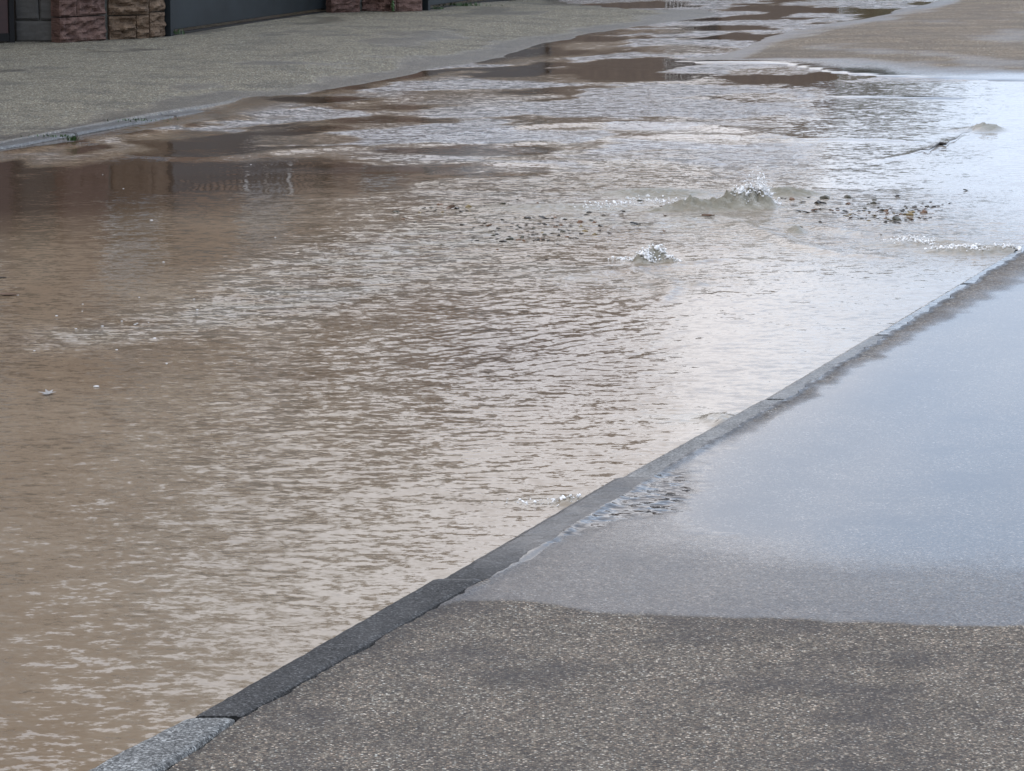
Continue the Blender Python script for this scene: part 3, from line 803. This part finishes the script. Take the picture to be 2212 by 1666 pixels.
def tree(loc, h, r, n, seed, label):
    root = empty('tree', loc); rr = random.Random(seed)
    bm = bmesh.new()
    def limb(p, q, r0, r1):
        d = (q - p).normalized(); u_ = d.orthogonal().normalized(); v_ = d.cross(u_)
        a = [bm.verts.new(p + (u_ * math.cos(k) + v_ * math.sin(k)) * r0) for k in [i * PI / 4 for i in range(8)]]
        b = [bm.verts.new(q + (u_ * math.cos(k) + v_ * math.sin(k)) * r1) for k in [i * PI / 4 for i in range(8)]]
        for i in range(8): bm.faces.new((a[i], a[(i + 1) % 8], b[(i + 1) % 8], b[i]))
    limb(Vector((0, 0, -.2)), Vector((.1, 0, h * .5)), .2, .13)
    cl = []
    for i in range(13):
        a = rr.random() * 6.28; e = rr.uniform(.1, 1.2); q = Vector((math.cos(a) * math.cos(e) * r, math.sin(a) * math.cos(e) * r, h * .55 + math.sin(e) * h * .38))
        limb(Vector((.1, 0, h * rr.uniform(.32, .5))), q, .07, .02); cl.append(q)
    from_bm('trunk', bm, M['bark'], root)
    bm = bmesh.new()
    for i in range(n):
        c = rr.choice(cl); p = c + Vector((rr.gauss(0, .34), rr.gauss(0, .34), rr.gauss(0, .28))) * (r / 1.6)
        q = Matrix.Rotation(rr.random() * 6.28, 3, Vector((rr.gauss(0, 1), rr.gauss(0, 1), rr.gauss(0, 1))).normalized()); sc = rr.uniform(.05, .11)
        bm.faces.new([bm.verts.new(p + q @ Vector(t) * sc) for t in ((-1, 0, 0), (0, -.5, 0), (1, 0, 0), (0, .5, .1))])
    from_bm('crown', bm, M['hedge'], root); tag(root, label, 'tree')
tree(Vector((-5.3, 42, 0)), 11.5, 2.5, 12000, 11, 'tall leafy tree standing behind the low wing of the house')
tree(Vector((-2.6, 45, 0)), 8.6, 1.9, 6000, 13, 'smaller leafy tree behind the low wing of the house')
# hedge
bm = bmesh.new()
r_ = random.Random(3)
hc = on(44.5)
for i in range(7000):
    a = r_.random() ** 1.5 * 9; b = r_.gauss(0, .35) - .2; c = r_.random() ** .8 * (2.3 + .5 * math.sin(a * 2.3)) * (1 - a / 12)
    p = hc + dirv * a + nv * b + Vector((0, 0, c))
    q = Matrix.Rotation(r_.random() * 6.28, 3, Vector((r_.gauss(0, 1), r_.gauss(0, 1), r_.gauss(0, 1))).normalized())
    s = r_.uniform(.06, .13)
    bm.faces.new([bm.verts.new(p + q @ Vector(t) * s) for t in ((-1, 0, 0), (0, -.5, 0), (1, 0, 0), (0, .5, .1))])
o = from_bm('hedge', bm, M['hedge']); tag(o, 'loose green hedge growing past the end of the boundary wall', 'hedge')

# ------------------------------------------------------------------ DEBRIS
def blob_mesh(name, seed, flat=.45, n=1):
    bm = bmesh.new(); r = random.Random(seed)
    for k in range(n):
        off = Vector((r.uniform(-.6, .6), r.uniform(-.4, .4), r.uniform(0, .2))) if k else Vector((0, 0, 0))
        ret = bmesh.ops.create_icosphere(bm, subdivisions=2, radius=1 if k == 0 else r.uniform(.5, .8))
        ph = [r.uniform(0, 6) for _ in range(6)]
        for v in ret['verts']:
            c = v.co.copy()
            k_ = 1 + .28 * math.sin(c.x * 3.1 + ph[0]) * math.cos(c.y * 2.7 + ph[1]) + .2 * math.sin(c.z * 5 + ph[2] + c.x * 4)
            v.co = Vector((c.x * k_, c.y * k_ * .8, c.z * k_ * flat)) + off
    me = bpy.data.meshes.new(name); bm.to_mesh(me); bm.free(); return me
def leaf_mesh(name, seed):
    """a curled wet leaf: two rows of quads bent around the midrib"""
    r = random.Random(seed); bm = bmesh.new()
    n = 7; rows_ = []
    curl = r.uniform(.35, .9); tw = r.uniform(-.5, .5)
    for i in range(n):
        t = i / (n - 1); x = (t - .5) * 2.2; w = .75 * math.sin(PI * (t * .92 + .04)) ** .8
        zc = curl * (x * x) * .35
        rows_.append([bm.verts.new((x, s * w, zc + abs(s) * w * curl + s * tw * x * .3 + r.uniform(-.04, .04))) for s in (-1, -.5, 0, .5, 1)])
    for a, b in zip(rows_[:-1], rows_[1:]):
        for j in range(4): bm.faces.new((a[j], a[j + 1], b[j + 1], b[j]))
    bmesh.ops.solidify(bm, geom=bm.faces[:], thickness=.08)
    me = bpy.data.meshes.new(name); bm.to_mesh(me); bm.free(); return me
PROTO = {}
for mk in ('leafd', 'leafb', 'leafy', 'leafg'):
    L_ = []
    for i in range(3):
        me = blob_mesh('leaf_scrap', 10 + i, .6, 1 + i % 2); me.materials.append(M[mk]); L_.append(me)
        me = leaf_mesh('leaf_scrap', 30 + i); me.materials.append(M[mk]); L_.append(me)
    PROTO[mk] = L_
def crop(ox, oy): return lambda cx, cy: ((ox + cx / 1.7015) * .5422, (oy + cy / 1.7015) * .5422)
A = crop(1500, 720); B = crop(2780, 700)
dr = random.Random(5)
def debris(x, y, s, mk, label, group, name='leaf_scrap'):
    X, Y = G(x, y); zz = zwater(X, Y)
    me = dr.choice(PROTO[mk])
    o = bpy.data.objects.new(name, me); C.objects.link(o)
    size = s * .5422 / 1.7015 * Y / F / 2.0 * 1.35
    o.location = (X, Y, zz + size * .08); o.scale = (size, size * .9, size * dr.uniform(.6, 1.0))
    o.rotation_euler = (dr.uniform(-.3, .3), dr.uniform(-.3, .3), dr.uniform(-.8, .8))
    tag(o, label, 'leaf', group)
gl = 'small scrap of dark leaf litter in the short cluster left of the bubbling water'
LA = [(130, 215, 34, 'leafg'), (320, 190, 30, 'leafg'), (345, 210, 22, 'leafd'), (395, 205, 26, 'leafg'), (432, 165, 30, 'leafb'), (445, 215, 22, 'leafy'),
      (545, 190, 30, 'leafd'), (575, 215, 22, 'leafd'), (612, 208, 20, 'leafd'), (295, 215, 18, 'leafy'), (180, 262, 20, 'leafb'), (370, 185, 20, 'leafg')]
for x, y, s, mk in LA: debris(*A(x, y), s, mk, gl, 'leaf scraps left of the splashes')
debris(*A(508, 192), 58, 'leafb', 'largest reddish brown leaf in the short cluster left of the bubbling water', 'leaf scraps left of the splashes', 'wet_leaf')
debris(*A(622, 180), 36, 'leafy', 'ochre leaf at the right end of the short left cluster', 'leaf scraps left of the splashes', 'wet_leaf')
gm = 'small dark leaf scrap scattered on the choppy water between the two splashes'
LB = [(735, 295, 26, 'leafd'), (765, 310, 34, 'leafb'), (775, 345, 34, 'leafy'), (790, 372, 26, 'leafg'), (818, 400, 22, 'leafd'), (850, 418, 28, 'leafd'), (870, 412, 24, 'leafd'), (905, 400, 40, 'leafg'),
      (900, 378, 18, 'leafd'), (962, 403, 28, 'leafb'), (985, 385, 26, 'leafg'), (1000, 408, 22, 'leafb'), (1035, 385, 18, 'leafd'), (1060, 370, 20, 'leafd'), (1085, 360, 22, 'leafd'), (1125, 350, 18, 'leafy'),
      (1128, 403, 20, 'leafd'), (1165, 408, 18, 'leafd'), (1190, 360, 24, 'leafd'), (1200, 418, 16, 'leafd'), (1145, 300, 20, 'leafd'), (1225, 278, 20, 'leafd'), (1262, 345, 26, 'leafg'),
      (1300, 340, 22, 'leafd'), (1320, 392, 34, 'leafg'), (1355, 392, 22, 'leafd'), (1385, 318, 22, 'leafy'), (1412, 345, 28, 'leafy'), (1420, 238, 24, 'leafd'), (1440, 218, 26, 'leafd'), (1475, 290, 26, 'leafb'),
      (1480, 368, 26, 'leafy'), (1508, 340, 26, 'leafd'), (1538, 240, 22, 'leafd'), (1580, 362, 28, 'leafb'), (1275, 268, 22, 'leafd'), (855, 160, 34, 'leafg'), (730, 175, 12, 'leafd'), (1090, 152, 18, 'leafb'),
      (1660, 232, 24, 'leafb'), (1790, 145, 34, 'leafg'), (1930, 175, 20, 'leafb'), (1957, 242, 22, 'leafb'), (2005, 185, 18, 'leafb'), (955, 132, 16, 'leafd'), (700, 290, 12, 'leafd'), (660, 318, 14, 'leafd'), (1025, 262, 34, 'leafd'), (920, 295, 20, 'leafd'), (1250, 300, 16, 'leafd'), (645, 408, 12, 'leafd'), (185, 250, 14, 'leafd')]
for x, y, s, mk in LB: debris(*A(x, y), s, mk, gm, 'leaf scraps between the two splashes')
debris(*A(1375, 290), 38, 'leafb', 'rust coloured leaf in the middle of the scattered litter above the small splash', 'leaf scraps between the two splashes', 'wet_leaf')
debris(*A(1133, 262), 52, 'leafd', 'blackish square leaf clump standing up with a pale edge', 'leaf scraps between the two splashes', 'wet_leaf')
debris(*A(1755, 300), 62, 'leafd', 'long dark leaf clump above and left of the small round boil', 'leaf scraps between the two splashes', 'wet_leaf')
debris(*A(1668, 212), 28, 'leafd', 'black leaf lying just left of the main splash mound', 'leaf scraps between the two splashes', 'wet_leaf')
debris(*B(70, 283), 62, 'leafb', 'rusty brown leaf lying under the main splash', 'leaf scraps between the two splashes', 'wet_leaf')
gr_ = 'small scrap of leaf litter in the dense drift right of the main splash'
LC = [(570, 157, 20, 'leafd'), (597, 158, 16, 'leafd'), (640, 163, 34, 'leafb'), (708, 182, 36, 'leafd'), (815, 188, 44, 'leafd'), (850, 192, 34, 'leafd'), (755, 152, 22, 'leafg'), (860, 156, 50, 'leafg'),
      (1020, 150, 44, 'leafg'), (655, 205, 34, 'leafg'), (680, 240, 30, 'leafg'), (730, 250, 44, 'leafg'), (795, 238, 40, 'leafb'), (830, 315, 20, 'leafd'), (905, 238, 30, 'leafb'), (925, 255, 24, 'leafd'),
      (965, 195, 18, 'leafd'), (1020, 192, 30, 'leafb'), (1052, 192, 16, 'leafd'), (975, 255, 24, 'leafg'), (1000, 245, 34, 'leafg'), (1005, 275, 34, 'leafy'), (1035, 268, 40, 'leafy'), (1040, 290, 28, 'leafb'),
      (1062, 262, 20, 'leafd'), (1100, 240, 18, 'leafd'), (1135, 238, 34, 'leafd'), (1135, 222, 22, 'leafg'), (1115, 290, 22, 'leafd'), (1140, 292, 14, 'leafd'), (1155, 195, 20, 'leafg'), (1190, 190, 34, 'leafg'), (1225, 192, 24, 'leafd'),
      (1195, 168, 24, 'leafg'), (1195, 272, 32, 'leafy'), (1225, 290, 24, 'leafg'), (1225, 242, 30, 'leafb'), (1250, 235, 34, 'leafg'), (1275, 240, 30, 'leafb'), (1325, 232, 24, 'leafg'), (1348, 275, 28, 'leafb'),
      (1352, 300, 50, 'leafg'), (1345, 318, 34, 'leafd'), (1370, 322, 18, 'leafd'), (1270, 318, 24, 'leafd'), (1385, 242, 28, 'leafd'), (1375, 265, 20, 'leafb'), (1410, 268, 26, 'leafb'), (1435, 270, 44, 'leafy'),
      (1440, 298, 38, 'leafb'), (1450, 250, 34, 'leafy'), (1470, 215, 24, 'leafd'), (1495, 240, 32, 'leafb'), (1500, 292, 24, 'leafg'), (1530, 255, 44, 'leafb'), (1540, 295, 28, 'leafg'), (1545, 228, 34, 'leafb'),
      (1555, 210, 24, 'leafg'), (1578, 288, 16, 'leafd'), (1585, 218, 22, 'leafb'), (1600, 212, 20, 'leafd'), (1628, 210, 18, 'leafb'), (1655, 232, 14, 'leafd'), (1658, 195, 12, 'leafd'), (1712, 190, 22, 'leafd'), (1415, 215, 16, 'leafd'),
      (1525, 188, 12, 'leafd'), (1580, 180, 14, 'leafd'), (1815, 102, 26, 'leafg'), (1350, 143, 30, 'leafd'), (1085, 268, 14, 'leafd'), (1165, 245, 16, 'leafg'), (950, 235, 18, 'leafd'), (1300, 262, 18, 'leafy')]
for x, y, s, mk in LC: debris(*B(x, y), s, mk, gr_, 'leaf litter drift right of the main splash')
for i in range(60):
    debris(*B(dr.gauss(1270, 190), dr.gauss(252, 26)), dr.uniform(8, 20), dr.choice(['leafd', 'leafd', 'leafb', 'leafg', 'leafy']), gr_, 'leaf litter drift right of the main splash')
for i in range(70):
    debris(*A(dr.gauss(1080, 290), dr.gauss(335, 60)), dr.uniform(11, 26), dr.choice(['leafd', 'leafd', 'leafb', 'leafg']), gm, 'leaf scraps between the two splashes')
debris(*B(1300, 305), 50, 'leafy', 'largest ochre leaf at the lower edge of the dense drift', 'leaf litter drift right of the main splash', 'wet_leaf')
debris(*B(698, 352), 26, 'leafg', 'single dark green leaf caught in the fold of water below the dense drift', 'leaf litter drift right of the main splash', 'wet_leaf')
# dark bits near the left edge
def single(x, y, s, mk, label, cat, name):
    X, Y = G(x, y); o = bpy.data.objects.new(name, PROTO[mk][1]); C.objects.link(o)
    size = s * Y / F / 2; o.location = (X, Y, zwater(X, Y) + .001); o.scale = (size, size * .8, size * .25); tag(o, label, cat)
single(4, 601, 22, 'leafd', 'thin black leaf floating at the left edge, above the brown one', 'leaf', 'wet_leaf')
single(18, 638, 40, 'leafb', 'long brown leaf floating flat at the left edge beside a white dot', 'leaf', 'wet_leaf')

# white star-shaped blossom and flecks
X, Y = G(103, 852)
bm = bmesh.new()
c0 = bm.verts.new((0, 0, .004)); ring = []
for i in range(12):
    a = i * PI / 6; r = (1.0 if i % 2 == 0 else .42) * (.026 + .004 * math.sin(i * 2.3))
    ring.append(bm.verts.new((r * math.cos(a), r * 2.1 * math.sin(a), .003 + (.003 if i % 2 == 0 else 0))))
for i in range(12): bm.faces.new((c0, ring[i], ring[(i + 1) % 12]))
bmesh.ops.solidify(bm, geom=bm.faces[:], thickness=.0015)
o = from_bm('white_blossom', bm, M['white']); o.location = (X, Y, zwater(X, Y) + .002); tag(o, 'white star shaped blossom floating on the calm brown water', 'blossom')
def bubble_me():
    bm = bmesh.new(); bmesh.ops.create_uvsphere(bm, u_segments=12, v_segments=8, radius=1)
    for v in bm.verts: v.co.z = max(v.co.z, -.15) * .6
    me = bpy.data.meshes.new('foam_fleck'); bm.to_mesh(me); bm.free(); me.polygons.foreach_set('use_smooth', [True] * len(me.polygons)); me.materials.append(M['white']); return me
BM = bubble_me()
def fleck(x, y, s, label, group):
    X, Y = G(x, y); o = bpy.data.objects.new('foam_fleck', BM); C.objects.link(o)
    size = .75 * s * Y / F / 2; o.location = (X, Y, zwater(X, Y) + .0005); o.scale = (size, size * dr.uniform(1.0, 1.8), size * .6); tag(o, label, 'foam fleck', group)
def LCc(cx, cy): return (cx * .8403 * .5422, (400 + cy * .8403) * .5422)
for cx, cy, s in [(360, 1083, 8), (485, 1070, 9), (577, 1048, 7), (640, 1062, 9), (650, 1058, 7), (268, 1022, 8), (392, 967, 6), (390, 1000, 5), (553, 1183, 8), (163, 1187, 7), (733, 1127, 10), (790, 1248, 8), (920, 942, 6), (660, 935, 6), (718, 570, 10), (1305, 650, 6), (775, 768, 8), (1190, 305, 5), (585, 420, 5), (487, 353, 4), (704, 1053, 5), (935, 992, 8)]:
    fleck(*LCc(cx, cy), s, 'small white foam fleck floating on the brown water left of the ripples', 'foam flecks on the left water')
fleck(*LCc(83, 924), 7, 'white dot of foam on the brown leaf at the left edge', 'foam flecks on the left water')
fleck(208, 835, 18, 'oblong white fleck just right of and above the star shaped blossom', 'foam flecks on the left water')
for (x, y) in [(1900, 512), (1920, 508), (1862, 506), (1946, 521), (1826, 492), (1987, 519), (1984, 511), (2004, 524), (2044, 531), (2062, 528), (2110, 534), (2120, 530), (1850, 520), (1880, 520), (1790, 470), (1780, 532), (1740, 507), (2180, 540), (2190, 538)]:
    fleck(x + dr.uniform(-3, 3), y + dr.uniform(-2, 2), dr.uniform(4, 9), 'small white foam fleck in the line of foam reaching the near kerb', 'foam flecks toward the kerb')

# ------------------------------------------------------------------ SPLASHES: clusters of drops and bubbles over the boils
def splash(cx, cy, items, label, n, spread, hmax, rmin, rmax, seed, name='water_splash'):
    X0, Y0 = G(cx, cy); r = random.Random(seed); bm = bmesh.new()
    root_z = zwater(X0, Y0)
    for i in range(int(n * 1.7)):
        k = r.choice(items)
        bx0, by0 = G(k[0], k[1])
        x = bx0 + r.gauss(0, k[2]); y = by0 + r.gauss(0, k[2])
        zb = zwater(x, y)
        zz = zb + abs(r.gauss(0, 1)) * k[3]
        rad = r.uniform(rmin, rmax) * (.55 if r.random() < .7 else 1.3)
        big_ = r.random() < .10
        if big_: rad *= 1.9; zz = zb + .4 * k[3] * r.random()
        m = Matrix.Translation((x - X0, y - Y0, zz)) @ Matrix.Rotation(r.uniform(0, 6.28), 4, 'Z') @ Matrix.Rotation(r.uniform(-1, 1), 4, 'Y') @ Matrix.Diagonal((r.uniform(.6, 2.4), 1, r.uniform(.5, 1.4), 1))
        ret = bmesh.ops.create_icosphere(bm, subdivisions=2 if big_ else 1, radius=rad, matrix=m)
        for v in ret['verts']: v.co += Vector((r.uniform(-1, 1), r.uniform(-1, 1), r.uniform(-1, 1))) * rad * .28
    o = from_bm(name, bm, M['drop'], smooth=True); o.location = (X0, Y0, 0)
    tag(o, label, 'splash', kind='stuff'); return o
splash(1640, 447, [(1628, 446, .028, .030), (1645, 449, .022, .038), (1652, 447, .018, .022), (1600, 450, .02, .006), (1672, 441, .015, .008)], 'tall white bubbling splash at the crest of the main boil', 620, 0, 0, .0016, .0045, 3)
splash(1405, 566, [(1385, 566, .018, .008), (1400, 568, .014, .012), (1428, 564, .014, .010), (1445, 566, .02, .003), (1350, 560, .03, .002)], 'small white splash around the round boil below the debris', 260, 0, 0, .0014, .0038, 4)
splash(2090, 545, [(2110, 545, .03, .004), (2070, 542, .04, .004), (2040, 538, .04, .003), (2180, 542, .02, .006), (2000, 528, .04, .002), (1950, 520, .04, .002)], 'thin line of white foam breaking against the kerb at the right edge', 300, 0, 0, .0016, .0042, 6)
splash(1380, 438, [(1330, 440, .06, .003), (1400, 434, .06, .004), (1460, 436, .05, .004), (1500, 442, .04, .005), (1280, 450, .06, .002)], 'sparse foam beads on the chop left of the main boil', 260, 0, 0, .0012, .0034, 8)
splash(1235, 1092, [(1240, 1089, .03, .003), (1200, 1086, .03, .002), (1140, 1084, .03, .001)], 'few clear bubbles in the water where it meets the overflowing kerb stone', 34, 0, 0, .0016, .0040, 9)

# dark crooked debris line in the shallow water, upper right
pts = [(1974, 331), (1992, 328), (2006, 329), (2016, 323), (2030, 315), (2044, 316), (2052, 308), (2064, 305), (2078, 293), (2094, 290)]
P3 = [Vector((*G(*q), .012)) for q in pts]
bm = bmesh.new(); prev = None
for i, p in enumerate(P3):
    r = [.001, .003, .002, .006, .010, .006, .003, .003, .001, .001][i]
    ringv = [bm.verts.new(p + Vector((0, math.cos(a) * r * 1.3, math.sin(a) * r))) for a in [k * PI / 3 + .4 * math.sin(i) for k in range(6)]]
    if prev:
        for k in range(6): bm.faces.new((prev[k], prev[(k + 1) % 6], ringv[(k + 1) % 6], ringv[k]))
    prev = ringv
o = from_bm('debris_strand', bm, M['bark']); tag(o, 'dark crooked strand of debris in the shallow water near the right edge', 'debris')

# ------------------------------------------------------------------ GRASS in the far kerb seam and under the gates
def tuft(x, y, n, spread, h, z0, label, seed, zpl=.03):
    r = random.Random(seed); X0, Y0 = G(x, y, zpl); bm = bmesh.new()
    for i in range(n):
        b = Vector((r.gauss(0, spread), r.gauss(0, spread * .5), 0)); a = r.uniform(0, 2 * PI); hh = h * r.uniform(.5, 1.2)
        d = Vector((math.cos(a), math.sin(a), 0)); s = Vector((-d.y, d.x, 0)) * .0035
        t1 = b + d * hh * .25 + Vector((0, 0, hh * .6)); t2 = b + d * hh * .6 + Vector((0, 0, hh * .95))
        v = [bm.verts.new(q) for q in (b - s, b + s, t1 + s * .7, t1 - s * .7, t2)]
        bm.faces.new(v[:4]); bm.faces.new((v[3], v[2], v[4]))
    o = from_bm('grass_tuft', bm, M['grass']); o.location = (X0, Y0, z0)
    tag(o, label, 'grass', kind='stuff')
    return o
tuft(155, 298, 36, .016, .036, .015, 'bright green grass tuft growing from the far kerb', 1)
tuft(120, 292, 40, .05, .014, .022, 'low grass strip in the kerb seam left of the bright tuft', 2)
tuft(300, 257, 50, .09, .012, .022, 'thin grass line in the kerb seam right of the bright tuft', 3)
tuft(366, 74, 60, .06, .05, .05, 'dark weeds at the foot of the first gate post', 4, .05)
tuft(1000, 13, 160, .10, .035, .05, 'green weeds growing along the foot of the second gate', 5, .05)
tuft(945, 20, 40, .03, .03, .05, 'small weed by the narrow pillar at the corner of the second gate', 6, .05)

# ------------------------------------------------------------------ LIGHT
SE, SR = math.radians(48), math.radians(60)
w = bpy.data.worlds.new('World'); S.world = w; w.use_nodes = True
nt = w.node_tree; bg = nt.nodes['Background']
sky = nt.nodes.new('ShaderNodeTexSky'); sky.sky_type = 'NISHITA'; sky.sun_disc = False
sky.sun_elevation = SE; sky.sun_rotation = SR; sky.air_density = 1.0; sky.dust_density = 2.0
tc = nt.nodes.new('ShaderNodeTexCoord')
cn_ = nt.nodes.new('ShaderNodeTexNoise'); cn_.inputs['Scale'].default_value = 3.5; cn_.inputs['Detail'].default_value = 5
mp = nt.nodes.new('ShaderNodeMapping'); mp.inputs['Scale'].default_value = (1, 1, 3.0)
nt.links.new(tc.outputs['Generated'], mp.inputs[0]); nt.links.new(mp.outputs[0], cn_.inputs['Vector'])
rp = nt.nodes.new('ShaderNodeValToRGB'); rp.color_ramp.elements[0].position = .36; rp.color_ramp.elements[1].position = .62
rp.color_ramp.elements[0].color = (11.4, 14.0, 18.2, 1); rp.color_ramp.elements[1].color = (18.9, 18.7, 19.6, 1)
sx = nt.nodes.new('ShaderNodeSeparateXYZ'); nt.links.new(tc.outputs['Generated'], sx.inputs[0])
mr = nt.nodes.new('ShaderNodeMapRange'); mr.inputs[1].default_value = .03; mr.inputs[2].default_value = .13; mr.inputs[3].default_value = .12; mr.inputs[4].default_value = -.12
nt.links.new(sx.outputs[0], mr.inputs[0])
ad = nt.nodes.new('ShaderNodeMath'); ad.operation = 'ADD'
nt.links.new(cn_.outputs['Fac'], ad.inputs[0]); nt.links.new(mr.outputs[0], ad.inputs[1]); nt.links.new(ad.outputs[0], rp.inputs[0])
mx = nt.nodes.new('ShaderNodeMix'); mx.data_type = 'RGBA'; mx.inputs['Factor'].default_value = .80
nt.links.new(sky.outputs[0], mx.inputs[6]); nt.links.new(rp.outputs[0], mx.inputs[7])
nt.links.new(mx.outputs[2], bg.inputs[0]); bg.inputs[1].default_value = .10
sun = bpy.data.lights.new('sun', 'SUN'); sun.energy = .6; sun.angle = math.radians(20); sun.color = (1, .97, .93)
so = bpy.data.objects.new('sun', sun); C.objects.link(so)
so.rotation_euler = (math.radians(90) - SE, 0, PI - SR)

# ------------------------------------------------------------------ CAMERA
cam = bpy.data.cameras.new('camera'); co = bpy.data.objects.new('camera', cam); C.objects.link(co)
cam.sensor_width = 36; cam.lens = 36 * F / 2212; cam.clip_end = 3000; cam.clip_start = .05
co.location = (0, 0, H); co.rotation_euler = (PI / 2 - PITCH, 0, 0)
S.camera = co
S.view_settings.view_transform = 'Standard'; S.view_settings.look = 'None'; S.view_settings.exposure = 0
